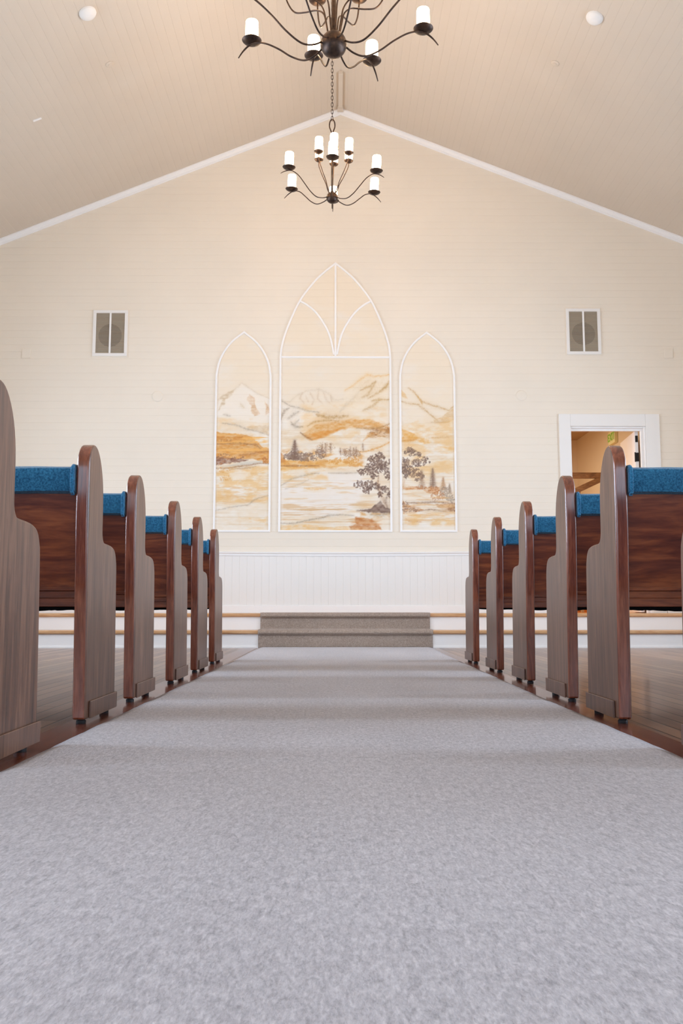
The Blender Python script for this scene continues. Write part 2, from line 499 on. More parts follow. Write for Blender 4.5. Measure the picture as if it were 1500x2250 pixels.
# carpet over the steps
def stair_runner():
    path = [(Y1 - .012, 0.002), (Y1 - .012, .14), (Y1 - .036, .150), (Y1 - .048, .168), (Y1 - .044, .188), (Y1 - .028, .203),
            (Y2 - .03, .204), (Y2 - .014, .212), (Y2 - .012, .325), (Y2 - .036, .335), (Y2 - .048, .352), (Y2 - .044, .373), (Y2 - .028, .388), (Y2 + .30, .389)]
    # smooth
    P = [Vector(p) for p in path]; th = .009
    mb = MB(); xs0, xs1 = -.85, 1.083
    nx = 60; rows = []
    dense = []
    for i in range(len(P) - 1):
        seg = max(1, int((P[i + 1] - P[i]).length / .012))
        for j in range(seg): dense.append(P[i].lerp(P[i + 1], j / seg))
    dense.append(P[-1])
    inner = [d for d in dense]
    rnd = random.Random(3)
    k = 0; N = len(dense)
    for i, d in enumerate(dense):
        a = dense[max(0, i - 1)]; b = dense[min(N - 1, i + 1)]; t = (b - a).normalized(); n = Vector((-t.y, t.x))
        for j in range(nx + 1):
            x = xs0 + (xs1 - xs0) * j / nx
            w = rnd.uniform(-.0012, .0012)
            q = d + n * w
            mb.v.append((x, q.x, q.y))
    for i in range(N - 1):
        for j in range(nx):
            a = i * (nx + 1) + j
            mb.f.append((a, a + 1, a + nx + 2, a + nx + 1)); mb.mi.append(0)
    o = mb.build('stair_carpet', M['stair'], smooth=True)
    so = o.modifiers.new('solid', 'SOLIDIFY'); so.thickness = .009; so.offset = -1
    tag(o, 'taupe stair carpet covering the middle of the two stage steps', 'carpet')
stair_runner()

def runner():
    nx, ny = 44, 240
    mb = MB(); rnd = random.Random(11)
    ya, yb = YB + .4, Y1 - .024
    for i in range(ny + 1):
        y = ya + (yb - ya) * i / ny
        xl = np.interp(y, [0, 2.35, 4.3, 7.4, 9.7], [-.89, -.884, -.869, -.84, -.838]) + rnd.uniform(-.002, .002)
        xr = np.interp(y, [0, 2.57, 4.1, 8.1, 9.7], [1.005, 1.008, 1.004, 1.036, 1.08]) + rnd.uniform(-.002, .002)
        for j in range(nx + 1):
            t = j / nx; x = xl + (xr - xl) * t
            e = min(t, 1 - t) * (xr - xl)
            z = .012 * min(1, (e / .012)) ** .5 if e < .012 else .012
            mb.v.append((x, y, z + (rnd.uniform(-.0004, .0004) if 0 < j < nx else 0.0018)))
    for i in range(ny):
        for j in range(nx):
            a = i * (nx + 1) + j
            mb.f.append((a, a + 1, a + nx + 2, a + nx + 1)); mb.mi.append(0)
    o = mb.build('aisle_carpet', M['runner'], smooth=True)
    so = o.modifiers.new('solid', 'SOLIDIFY'); so.thickness = .0015; so.offset = -1
    tag(o, 'long pale grey carpet runner down the aisle between the pews', 'carpet')
runner()

# ------------------------------------------------------------------ pews
PROF = [(0, 0), (-.010, .2), (-.02, .4), (-.034, .6), (-.042, .75), (-.044, .88), (-.043, .955), (-.034, .985), (-.018, 1.010), (.002, 1.026), (.03, 1.034),
        (.062, 1.026), (.092, 1.004), (.122, .965), (.144, .915), (.156, .86), (.160, .80), (.161, .72), (.164, .695), (.174, .676), (.192, .666), (.24, .664),
        (.296, .661), (.338, .652), (.364, .632), (.378, .602), (.386, .56), (.398, .35), (.415, 0)]
PROF = [(y, (z + .03) if z > .01 else .019) for y, z in PROF]
def spline(P, n=3):
    out = []
    for i in range(len(P) - 1):
        p0 = P[max(0, i - 1)]; p1 = P[i]; p2 = P[i + 1]; p3 = P[min(len(P) - 1, i + 2)]
        for k in range(n):
            t = k / n
            out.append(tuple(.5 * ((2 * p1[a]) + (-p0[a] + p2[a]) * t + (2 * p0[a] - 5 * p1[a] + 4 * p2[a] - p3[a]) * t * t + (-p0[a] + 3 * p1[a] - 3 * p2[a] + p3[a]) * t ** 3) for a in range(len(p1))))
    out.append(P[-1]); return out

PEW_L = 3.55
TH = .05
def back_y(z):      # rear face of the back panel, leaning towards the rear
    return .012 - .040 * (z - .44) / .5
def make_pew():
    """built for the right-hand side: the aisle face is at x = 0 and the pew runs towards +x"""
    root = empty('pew')
    prof = spline(PROF[:-1], 2) + [PROF[-1]]
    for x0, x1, outer in ((0, TH, 0), (PEW_L - TH, PEW_L, PEW_L)):
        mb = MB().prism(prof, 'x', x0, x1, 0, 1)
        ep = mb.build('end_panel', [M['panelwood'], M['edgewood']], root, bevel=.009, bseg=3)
        sgn = -1 if outer == 0 else 1
        xa, xb = sorted((outer, outer + sgn * .008))
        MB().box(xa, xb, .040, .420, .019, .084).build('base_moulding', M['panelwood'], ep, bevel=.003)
        for fy in (.035, .345):
            MB().lathe([(0.001, 0), (.017, 0), (.0185, .003), (.0185, .013), (.014, .015), (.014, .021), (.001, .021)], ((x0 + x1) / 2, fy, 0), 16).build('foot_glide', M['black'], ep, smooth=True)
    xa, xb = TH, PEW_L - TH
    def sl(z0, z1, off0, off1):
        return [(back_y(z0) + off0, z0), (back_y(z1) + off0, z1), (back_y(z1) + off1, z1), (back_y(z0) + off1, z0)]
    bp = MB().prism(sl(.47, .95, 0, .02), 'x', xa, xb).build('back_panel', M['backwood'], root, bevel=.002)
    MB().prism(sl(.438, .470, -.010, .03), 'x', xa, xb).prism(sl(.470, .498, -.005, .0), 'x', xa, xb).prism(sl(.498, .512, -.009, 0), 'x', xa, xb).build('bottom_rail', M['backwood'], bp, bevel=.003)
    # blue pad wrapped over the top of the back
    pts = [(-.012, .868), (-.024, .872), (-.028, .90), (-.031, .935), (-.026, .958), (-.012, .968), (.01, .970), (.03, .966), (.046, .95), (.052, .92), (.055, .80), (.06, .56), (.04, .50), (.0215, .50), (.0215, .862)]
    pts = [(p[0] + back_y(.9) - .0, p[1]) if p[1] > .6 else (back_y(p[1]) + p[0], p[1]) for p in pts]
    N = 46; mb = MB(); n = len(pts); rnd = random.Random(5)
    for i in range(N + 1):
        x = xa + .004 + (xb - xa - .008) * i / N
        for j, (y, z) in enumerate(pts):
            mb.v.append((x, y + rnd.uniform(-.0008, .0008), z + rnd.uniform(-.0012, .0012)))
    for i in range(N):
        for j in range(n):
            q = (j + 1) % n
            mb.f.append((i * n + j, i * n + q, (i + 1) * n + q, (i + 1) * n + j)); mb.mi.append(0)
    mb.f.append(tuple(range(n))); mb.mi.append(0); mb.f.append(tuple(N * n + j for j in reversed(range(n)))); mb.mi.append(0)
    pad = mb.build('back_pad', M['blue'], root, smooth=True)
    for x in (xa + .012, xb - .012):      # raised welt at each end of the pad
        w = [(x, p[0] - .003, p[1] - .004) if k < 2 else (x, p[0] - .003, p[1] + .002) for k, p in enumerate(pts[:9])]
        MB().tube([(x, pts[0][0] - .002, pts[0][1] - .010)] + w, .0075, 8).build('welt', M['blue'], pad, smooth=True)
    MB().box(xa, xb, .035, .40, .44, .463).prism([(.375, .437), (.40, .437), (.40, .463), (.375, .463)], 'x', xa, xb).build('seat', M['backwood'], root, bevel=.003)
    MB().box(xa + .005, xb - .005, .06, .405, .463, .515).build('seat_cushion', M['blue'], root, bevel=.02, bseg=3)
    # black dust cloth sagging raggedly below the back edge of the seat
    mb = MB(); N = 120; rnd = random.Random(8); h = 0
    for i in range(N + 1):
        x = xa + (xb - xa) * i / N
        h = h * .75 + rnd.uniform(-.004, .004)
        drop = .4315 - .006 * (1 - math.exp(-(x - xa) / .05)) - abs(h)
        mb.v += [(x, .006, .4385), (x, .008, drop), (x, .05, drop + .004), (x, .39, .436)]
    for i in range(N):
        for j in range(3):
            a = i * 4 + j; mb.f.append((a, a + 1, a + 5, a + 4)); mb.mi.append(0)
    mb.build('dust_cloth', M['cloth'], root)
    return root

pew0 = make_pew()
YS = [2.32, 3.292, 4.055, 5.042, 5.92, 6.855]
XL = [-.925, -.93, -.926, -.924, -.927, -.94]
XR = [1.06, 1.062, 1.078, 1.105, 1.095, 1.084]
order = ['sixth', 'fifth', 'fourth', 'third', 'second', 'nearest']
used = False
for i, y in enumerate(YS):
    for s in (1, -1):
        if s == 1:
            p = pew0 if not used else copy_tree(pew0); used = True
            p.location = (XR[i], y - (.04 if i == 0 else .0), 0); side = 'right'
        else:
            p = copy_tree(pew0); side = 'left'
        p['_side'] = s
        if s == -1: p.location = (XL[i], y, 0)
        p.scale = (1, .96 if s == 1 else 1.05, 1)
        extra = {0: 'row cut off by photo edge', 5: 'front row'}.get(i, '%s row from stage' % order[i])
        tag(p, 'wooden pew, blue back pad, %s of carpet runner, %s' % (side, extra), 'pew', 'pews along the aisle')
# left-hand pews are mirror images: give their parts mirrored mesh data (made once, shared by all)
mirror = {}
def mirrored(me):
    if me.name not in mirror:
        m2 = me.copy()
        co = np.empty(len(m2.vertices) * 3, dtype=np.float32); m2.vertices.foreach_get('co', co)
        co = co.reshape(-1, 3); co[:, 0] *= -1; m2.vertices.foreach_set('co', co.ravel())
        m2.flip_normals(); m2.update(); mirror[me.name] = m2
    return mirror[me.name]
for o in [x for x in COL.objects if '_side' in x.keys()]:
    if o['_side'] == -1:
        for c in o.children_recursive: c.data = mirrored(c.data)
    del o['_side']

# ------------------------------------------------------------------ mural panels
def catmull_x(zs, ws, z):
    P = spline(list(zip(zs, ws)), 12); P = np.array(P)
    return np.interp(z, P[:, 0], P[:, 1])
CEN = ([3.55, 3.72, 3.945, 4.265, 4.50, 4.63, 4.764], [.683, .662, .592, .452, .285, .162, 0.0])
SID = ([3.31, 3.47, 3.615, 3.745, 3.867], [.336, .308, .245, .148, 0.0])
def halfw(kind, z):
    zs, ws = CEN if kind == 'c' else SID
    z = np.asarray(z, float)
    return np.where(z <= zs[0], ws[0], catmull_x(zs, ws, np.clip(z, zs[0], zs[-1])))

_rng = np.random.RandomState(4)
_tab = _rng.rand(256, 256)
def vnoise(x, y):
    xi = np.floor(x).astype(int); yi = np.floor(y).astype(int); fx = x - xi; fy = y - yi
    fx = fx * fx * (3 - 2 * fx); fy = fy * fy * (3 - 2 * fy)
    g = lambda a, b: _tab[a & 255, b & 255]
    return (g(xi, yi) * (1 - fx) + g(xi + 1, yi) * fx) * (1 - fy) + (g(xi, yi + 1) * (1 - fx) + g(xi + 1, yi + 1) * fx) * fy
def fbm(x, y, s, o=4, seed=0):
    v = 0; a = .5; t = 0
    for k in range(o):
        v = v + a * vnoise(x / s + seed * 17.3 + k * 5.1, y / s + seed * 9.7 + k * 3.3); t += a; a *= .55; s = s / 2.1
    return v / t

class Paint:
    """pigment laid on a panel; x, y are positions on the panel in brush units, y downwards"""
    def __init__(s, x, y, base):
        s.x, s.y = x, y; s.c = np.tile(np.array(base, float), (len(x), 1))
    def lay(s, a, col):
        a = np.clip(a, 0, 1)[:, None]; s.c = s.c * (1 - a) + np.array(col, float) * a
    def wash(s, x0, y0, x1, y1, col, a, soft=60, nz=120, seed=1, cut=.35):
        e = np.minimum(np.minimum(s.x - x0, x1 - s.x), np.minimum(s.y - y0, y1 - s.y)) / soft
        w = fbm(s.x, s.y * 2.2, nz, 4, seed)
        s.lay(np.clip(e, 0, 1) * np.clip((w - cut) * 4, 0, 1) * a, col)
    def streaks(s, x0, y0, x1, y1, col, a, seed=1, cut=.55, sx=160, sy=14, soft=50):
        e = np.minimum(np.minimum(s.x - x0, x1 - s.x), np.minimum(s.y - y0, y1 - s.y)) / soft
        w = fbm(s.x * sy / sx, s.y, sy * 1.6, 4, seed)
        s.lay(np.clip(e, 0, 1) * np.clip((w - cut) * 9, 0, 1) * a, col)
    def poly(s, pts, col, a, soft=8, rag=10, seed=1, tex=.3):
        P = np.array(pts, float); x = s.x + (fbm(s.x, s.y, 40, 3, seed) - .5) * 2 * rag; y = s.y + (fbm(s.x, s.y, 40, 3, seed + 3) - .5) * 2 * rag
        m = (x > P[:, 0].min() - 40) & (x < P[:, 0].max() + 40) & (y > P[:, 1].min() - 40) & (y < P[:, 1].max() + 40)
        if not m.any(): return
        xm, ym = x[m], y[m]; ins = np.zeros(len(xm), bool); dm = np.full(len(xm), 1e9)
        for i in range(len(P)):
            x1, y1 = P[i]; x2, y2 = P[(i + 1) % len(P)]
            c = ((y1 > ym) != (y2 > ym)); xx = (x2 - x1) * (ym - y1) / ((y2 - y1) if y2 != y1 else 1e-9) + x1
            ins ^= c & (xm < xx)
            t = np.clip(((xm - x1) * (x2 - x1) + (ym - y1) * (y2 - y1)) / ((x2 - x1) ** 2 + (y2 - y1) ** 2 + 1e-9), 0, 1)
            dm = np.minimum(dm, np.hypot(xm - x1 - t * (x2 - x1), ym - y1 - t * (y2 - y1)))
        sd = np.where(ins, dm, -dm); al = np.zeros(len(x))
        w = fbm(s.x[m], s.y[m] * 2, 46, 4, seed + 7)
        al[m] = np.clip(sd / soft + .5, 0, 1) * a * (1 - tex + tex * 2 * np.clip((w - .3) * 1.6, 0, 1))
        s.lay(al, col)
    def stroke(s, pts, w, col, a, rag=6, seed=1, dry=.4):
        P = np.array(pts, float)
        x = s.x + (fbm(s.x, s.y, 30, 3, seed) - .5) * 2 * rag; y = s.y + (fbm(s.x, s.y, 30, 3, seed + 5) - .5) * 2 * rag
        m = (x > P[:, 0].min() - 4 * w) & (x < P[:, 0].max() + 4 * w) & (y > P[:, 1].min() - 4 * w) & (y < P[:, 1].max() + 4 * w)
        if not m.any(): return
        xm, ym = x[m], y[m]; dm = np.full(len(xm), 1e9); n = len(P) - 1; tt = np.zeros(len(xm))
        for i in range(n):
            x1, y1 = P[i]; x2, y2 = P[i + 1]
            t = np.clip(((xm - x1) * (x2 - x1) + (ym - y1) * (y2 - y1)) / ((x2 - x1) ** 2 + (y2 - y1) ** 2 + 1e-9), 0, 1)
            d = np.hypot(xm - x1 - t * (x2 - x1), ym - y1 - t * (y2 - y1)); b = d < dm; tt[b] = (i + t[b]) / n; dm = np.minimum(dm, d)
        w = w * 1.35; ww = w * (.45 + .55 * np.sin(np.clip(tt, .03, .97) * PI))
        al = np.zeros(len(x)); g = fbm(s.x[m], s.y[m], 14, 3, seed + 9)
        al[m] = (np.exp(-(dm / ww) ** 2) * .58 + np.exp(-(dm / (ww * 2.8)) ** 2) * .24) * a * (1 - dry + dry * 2 * np.clip((g - .3) * 1.8, 0, 1))
        s.lay(al, col)
    def leaves(s, clumps, col, a, size, n, seed):
        r = np.random.RandomState(seed); al = np.zeros(len(s.x))
        for cx, cy, rx, ry in clumps:
            for k in range(int(n * .42 * rx * ry / 3000) + 4):
                q = r.rand() ** .6; t = r.rand() * 2 * PI; px = cx + rx * q * math.cos(t); py = cy + ry * q * math.sin(t)
                sz = size * (.6 + .8 * r.rand()); an = r.rand() * PI; ca, sa = math.cos(an), math.sin(an)
                m = (abs(s.x - px) < sz * 2.2) & (abs(s.y - py) < sz * 2.2)
                if not m.any(): continue
                dx, dy = s.x[m] - px, s.y[m] - py
                e = ((dx * ca + dy * sa) / sz) ** 2 + ((-dx * sa + dy * ca) / (sz * .5)) ** 2
                al[m] = np.maximum(al[m], np.clip(1.5 - e, 0, 1) * (.65 + .35 * r.rand()))
        s.lay(al * a, col)
    def fir(s, x, y0, y1, w, col, a, seed):
        r = np.random.RandomState(seed); n = 9
        s.stroke([(x, y0), (x, y1)], w * .10 + 3, col, a, 1, seed, .2)
        for i in range(n):
            t = (i + 1) / n; yy = y0 + (y1 - y0) * t; hw_ = w * t * (.75 + .5 * r.rand())
            s.stroke([(x - hw_, yy + hw_ * .25), (x - hw_ * .3, yy - 3), (x, yy - 5), (x + hw_ * .3, yy - 3), (x + hw_, yy + hw_ * .25)], max(5, (y1 - y0) / n * .42), col, a, 5, seed + i, .5)

OCH = (214, 146, 66); GOLD = (232, 178, 100); PALE = (240, 228, 210); BRN = (150, 106, 72); GRY = (168, 150, 128); DRK = (124, 97, 82); RUST = (190, 120, 66); LG = (222, 204, 178)
def ground(p, k):
    """thin watery underpainting"""
    p.wash(40, 560, 1480, 2200, (232, 206, 168), .42, 120, 260, k, .40)
    p.wash(40, 700, 1480, 2200, (244, 238, 228), .5, 120, 200, k + 1, .50)
    p.wash(40, 640, 1480, 1500, (226, 190, 140), .35, 160, 90, k + 2, .48)
    p.streaks(40, 900, 1480, 2150, (222, 196, 160), .4, k + 3, .56, 300, 10)
def paint_center(p):
    ground(p, 200)
    p.wash(60, -1200, 1450, 900, (240, 216, 180), .30, 80, 400, 2, .2)
    p.poly([(100, 620), (300, 640), (480, 700), (560, 760), (420, 860), (250, 900), (100, 850)], (244, 236, 224), .55, 40, 14, 3)
    # far centre mountain
    p.stroke([(100, 560), (200, 590), (300, 500), (400, 450), (560, 430), (680, 480), (740, 560), (800, 560), (900, 540)], 9, LG, .75, 8, 4)
    for k, q in enumerate([[(360, 470), (330, 540), (380, 600)], [(450, 470), (500, 560), (480, 620)], [(560, 440), (540, 540), (600, 600)], [(620, 470), (650, 560), (690, 600)], [(400, 520), (430, 580)], [(700, 500), (720, 580)]]):
        p.stroke(q, 8, (214, 188, 158), .6, 8, 20 + k)
    p.stroke([(110, 575), (220, 640), (330, 660), (440, 700), (560, 710)], 9, GRY, .6, 8, 6)
    p.stroke([(95, 820), (115, 740), (150, 690), (190, 660)], 12, GRY, .8, 10, 7)
    p.stroke([(190, 790), (260, 730), (310, 705)], 15, GRY, .6, 10, 8)
    p.stroke([(230, 860), (290, 890), (360, 888)], 12, GRY, .8, 6, 9); p.stroke([(220, 830), (260, 870), (320, 800)], 10, GRY, .5, 8, 10)
    # right mountain
    p.poly([(860, 520), (960, 400), (1060, 310), (1160, 245), (1230, 290), (1330, 260), (1420, 250), (1420, 560), (1200, 640), (1000, 700), (840, 700)], (244, 228, 200), .4, 24, 12, 11)
    p.stroke([(880, 440), (980, 380), (1060, 310), (1150, 245), (1230, 270), (1330, 262), (1420, 245)], 11, GOLD, .6, 8, 12)
    for k, q in enumerate([[(1250, 330), (1180, 390), (1060, 440)], [(1250, 340), (1200, 420), (1160, 490), (1080, 530)], [(1410, 330), (1380, 400), (1280, 470), (1160, 540)], [(1400, 360), (1330, 430)], [(1420, 552), (1290, 552), (1200, 570)], [(1300, 560), (1200, 640), (1100, 690)], [(1060, 440), (960, 560), (820, 700)], [(900, 590), (820, 700)]]):
        p.stroke(q, 11, (200, 162, 108) if k < 6 else LG, .8, 8, 30 + k)
    for k, q in enumerate([[(980, 420), (1080, 360), (1160, 320)], [(1180, 300), (1130, 380), (1040, 420)], [(1340, 300), (1260, 420), (1190, 470)], [(1000, 520), (1120, 470), (1200, 480)], [(900, 640), (1000, 560), (1100, 540)]]):
        p.stroke(q, 22, (228, 204, 168), .5, 14, 130 + k, .6)
    p.wash(300, 560, 1420, 1100, GOLD, .32, 90, 170, 5, .42)
    # ochre ridge
    p.stroke([(540, 740), (640, 770), (760, 770), (900, 760)], 18, (190, 146, 90), .8, 12, 13)
    p.poly([(360, 985), (440, 930), (520, 860), (640, 850), (780, 820), (940, 800), (1160, 800), (1290, 830), (1420, 900), (1420, 960), (1300, 930), (1100, 905), (940, 900), (820, 930), (700, 980), (560, 1040), (450, 1055)], OCH, .62, 26, 12, 14, .55)
    p.poly([(380, 990), (520, 960), (680, 930), (820, 905), (780, 940), (640, 1010), (480, 1055), (420, 1030)], (222, 140, 50), .55, 20, 8, 15, .5)
    p.stroke([(340, 960), (400, 1010), (480, 1050)], 7, BRN, .8, 5, 16); p.stroke([(420, 880), (500, 830), (640, 810), (800, 815)], 8, (196, 146, 84), .8, 8, 17)
    p.stroke([(1020, 900), (1160, 915), (1300, 900), (1420, 850)], 9, (176, 128, 76), .8, 8, 18)
    p.poly([(1150, 960), (1240, 920), (1420, 900), (1420, 1040), (1320, 1010), (1150, 1020)], (190, 138, 84), .75, 20, 16, 19, .7)
    p.leaves([(1280, 950, 120, 45), (1390, 900, 40, 30)], BRN, .5, 10, 40, 3)
    p.stroke([(1420, 1070), (1330, 1120), (1200, 1170), (1060, 1200)], 9, OCH, .8, 8, 21); p.stroke([(1100, 1060), (1150, 1000), (1220, 960)], 8, OCH, .6, 8, 22)
    # shore band and tree line
    p.poly([(90, 1290), (300, 1300), (560, 1310), (780, 1290), (1000, 1300), (1090, 1350), (900, 1370), (560, 1390), (90, 1420)], GOLD, .75, 22, 12, 23, .5)
    p.wash(90, 1150, 1120, 1420, OCH, .6, 40, 90, 24, .45)
    p.poly([(90, 1180), (140, 1240), (160, 1310), (90, 1330)], (204, 130, 60), .7, 16, 10, 25)
    p.fir(270, 1055, 1270, 62, DRK, .8, 26)
    p.leaves([(180, 1250, 50, 30), (330, 1240, 90, 45), (450, 1240, 60, 35), (580, 1210, 60, 70), (380, 1280, 160, 22), (240, 1240, 60, 50)], DRK, .75, 13, 110, 27)
    p.leaves([(650, 1130, 110, 60), (560, 1150, 50, 60)], (178, 140, 104), .55, 9, 60, 28)
    p.leaves([(940, 1220, 110, 50), (880, 1190, 60, 40), (1010, 1210, 60, 50)], (160, 122, 92), .7, 9, 90, 29)
    for k, (x, y0, y1) in enumerate([(820, 1150, 1230), (870, 1160, 1240), (940, 1130, 1240), (980, 1150, 1240), (1092, 1095, 1180), (1010, 1140, 1240), (640, 1090, 1250), (700, 1090, 1200), (600, 1100, 1240)]):
        p.stroke([(x, y0), (x + 4, y1)], 7, (150, 112, 84), .8, 5, 40 + k)
    p.leaves([(760, 1300, 120, 40), (950, 1300, 120, 40)], OCH, .7, 14, 60, 31)
    p.stroke([(100, 1362), (300, 1362), (560, 1362)], 5, BRN, .7, 2, 33)
    # lake
    p.poly([(100, 1640), (180, 1560), (330, 1500), (560, 1450), (820, 1440), (1060, 1440), (1100, 1560), (1060, 1760), (940, 1900), (700, 1960), (100, 1960)], (238, 228, 216), .8, 50, 20, 34, .1)
    p.wash(90, 1370, 700, 1560, GOLD, .5, 50, 130, 35, .35)
    p.stroke([(110, 1600), (240, 1520), (420, 1470), (560, 1450)], 8, GRY, .5, 6, 36); p.stroke([(680, 1450), (900, 1452), (1080, 1440)], 6, GRY, .5, 4, 37); p.stroke([(160, 1640), (320, 1590), (440, 1530)], 6, GRY, .4, 6, 38)
    p.stroke([(390, 1632), (500, 1642), (640, 1632)], 11, GOLD, .7, 6, 39)
    p.streaks(95, 1480, 1250, 1960, (226, 190, 140), .55, 41, .58, 200, 15)
    p.streaks(95, 1760, 1300, 2130, (214, 170, 116), .6, 42, .55, 260, 18)
    p.stroke([(180, 1880), (400, 1895), (620, 1890)], 8, (214, 178, 130), .6, 6, 43)
    # near shore
    p.stroke([(95, 2050), (260, 2055), (460, 2010), (600, 1985), (700, 1955), (850, 1950), (980, 1960)], 7, GRY, .8, 5, 44)
    p.poly([(100, 2080), (400, 2060), (700, 2100), (1000, 2090), (1300, 2140), (100, 2140)], GOLD, .5, 22, 12, 45, .6)
    p.poly([(990, 1975), (1080, 1990), (1200, 2000), (1260, 2060), (1320, 2130), (950, 2130), (930, 2090), (1010, 2060)], RUST, .8, 20, 14, 46, .5)
    p.streaks(930, 1990, 1330, 2140, (216, 156, 100), .5, 47, .5, 200, 12)
    p.wash(1050, 1900, 1430, 2010, OCH, .6, 30, 80, 48, .4)
    # tree
    p.stroke([(1300, 1700), (1340, 1780), (1390, 1880)], 16, (186, 150, 120), .6, 4, 49); p.stroke([(1390, 1700), (1360, 1800), (1395, 1890)], 10, DRK, .6, 4, 50)
    p.stroke([(1280, 1480), (1270, 1600), (1310, 1720)], 7, BRN, .7, 4, 51)
    cl = [(1290, 1235, 55, 40), (1220, 1290, 70, 60), (1320, 1300, 60, 60), (1180, 1380, 60, 50), (1280, 1370, 90, 70), (1110, 1430, 80, 45), (1220, 1460, 60, 60), (1350, 1370, 60, 60), (1060, 1590, 85, 50), (1170, 1600, 60, 70), (1150, 1660, 55, 40), (1390, 1470, 45, 60), (1350, 1640, 50, 40), (1300, 1700, 30, 40), (1418, 1310, 14, 30), (1260, 1610, 50, 50), (1410, 1700, 25, 40)]
    p.leaves(cl, DRK, .85, 15, 62, 52); p.leaves(cl, (104, 82, 74), .8, 11, 22, 53)
    p.poly([(1040, 1900), (1180, 1880), (1240, 1830), (1300, 1780), (1360, 1860), (1425, 1890), (1425, 1930), (1200, 1925)], (128, 102, 88), .85, 12, 14, 54, .4)
    p.stroke([(1020, 1902), (1200, 1900), (1425, 1915)], 10, DRK, .7, 5, 55); p.stroke([(1180, 1950), (1300, 1955), (1425, 1930)], 10, GRY, .7, 6, 56)

def paint_left(p):
    ground(p, 210)
    p.wash(60, -600, 860, 800, (240, 216, 180), .30, 80, 400, 2, .2)
    p.poly([(90, 480), (130, 350), (250, 270), (340, 200), (430, 130), (520, 180), (640, 270), (820, 350), (820, 700), (90, 600)], (244, 236, 224), .5, 20, 10, 61, .1)
    p.stroke([(110, 360), (200, 290), (330, 230), (430, 128), (500, 170), (640, 270), (820, 345)], 8, LG, .8, 8, 62)
    p.poly([(110, 370), (160, 310), (240, 265), (340, 215), (300, 300), (220, 350), (200, 420), (110, 520), (150, 430), (170, 360)], (214, 190, 156), .8, 18, 14, 63, .6)
    p.poly([(540, 290), (600, 330), (620, 420), (690, 560), (620, 590), (560, 520), (570, 440), (500, 360)], (220, 184, 146), .8, 16, 14, 64, .6)
    p.poly([(750, 380), (800, 440), (822, 540), (760, 570), (770, 470)], (218, 180, 140), .75, 14, 12, 65, .6)
    p.stroke([(420, 420), (460, 470)], 14, (214, 190, 150), .6, 10, 66); p.stroke([(190, 565), (280, 590)], 10, GRY, .45, 8, 67)
    p.wash(90, 600, 830, 800, GOLD, .4, 50, 160, 68, .42)
    p.stroke([(180, 690), (360, 710), (520, 770), (660, 800), (800, 850)], 9, GRY, .6, 8, 69); p.poly([(520, 750), (560, 720), (820, 720), (800, 840), (640, 790)], (212, 186, 150), .6, 20, 12, 70, .6)
    p.poly([(92, 800), (160, 820), (300, 830), (450, 838), (560, 870), (640, 930), (720, 1010), (820, 1040), (820, 1240), (740, 1230), (600, 1180), (92, 1180)], OCH, .82, 12, 8, 71, .35)
    p.wash(92, 850, 600, 980, (206, 140, 70), .7, 20, 70, 72, .4); p.leaves([(490, 910, 70, 40), (220, 930, 100, 30)], (184, 124, 66), .6, 14, 40, 73)
    p.streaks(92, 820, 820, 1180, (240, 184, 104), .75, 74, .52, 200, 22); p.stroke([(110, 975), (400, 965), (640, 985), (700, 1040)], 8, BRN, .6, 8, 75)
    p.stroke([(420, 1130), (560, 1120), (640, 1090), (820, 1080)], 12, (182, 122, 72), .8, 10, 76)
    p.poly([(92, 1150), (200, 1150), (330, 1170), (420, 1180), (540, 1200), (400, 1225), (200, 1250), (92, 1265)], (140, 98, 78), .85, 12, 14, 77, .5)
    p.leaves([(130, 1200, 50, 60), (340, 1165, 30, 18), (450, 1165, 30, 18), (200, 1130, 100, 20)], (140, 98, 78), .7, 10, 60, 78)
    p.wash(92, 1140, 300, 1270, (220, 150, 90), .6, 16, 40, 79, .5)
    p.poly([(300, 1260), (500, 1215), (720, 1200), (740, 1235), (560, 1260), (400, 1280), (120, 1290)], (214, 206, 190), .8, 12, 8, 80, .2); p.leaves([(770, 1200, 50, 40)], (190, 120, 66), .8, 14, 60, 81)
    p.stroke([(92, 1310), (250, 1310), (400, 1285), (560, 1265), (700, 1240), (820, 1250)], 7, BRN, .8, 8, 82); p.stroke([(300, 1320), (500, 1310), (640, 1285)], 6, BRN, .5, 8, 83)
    p.wash(85, 1260, 830, 1800, GOLD, .55, 40, 150, 84, .40); p.leaves([(180, 1330, 70, 40), (280, 1320, 50, 30), (220, 1450, 90, 40)], OCH, .5, 13, 30, 85)
    p.poly([(280, 1380), (420, 1340), (560, 1360), (500, 1450), (330, 1480)], PALE, .7, 30, 14, 86, .1)
    p.streaks(85, 1480, 830, 1840, (228, 186, 130), .6, 87, .54, 180, 16)
    p.stroke([(90, 1730), (240, 1690), (360, 1690), (540, 1760), (640, 1740), (800, 1680)], 10, (224, 180, 126), .6, 8, 88)
    p.stroke([(100, 1890), (300, 1840), (540, 1810), (640, 1730), (820, 1680)], 7, GRY, .5, 8, 89)
    p.wash(400, 1950, 830, 2170, GOLD, .5, 50, 120, 90, .42)

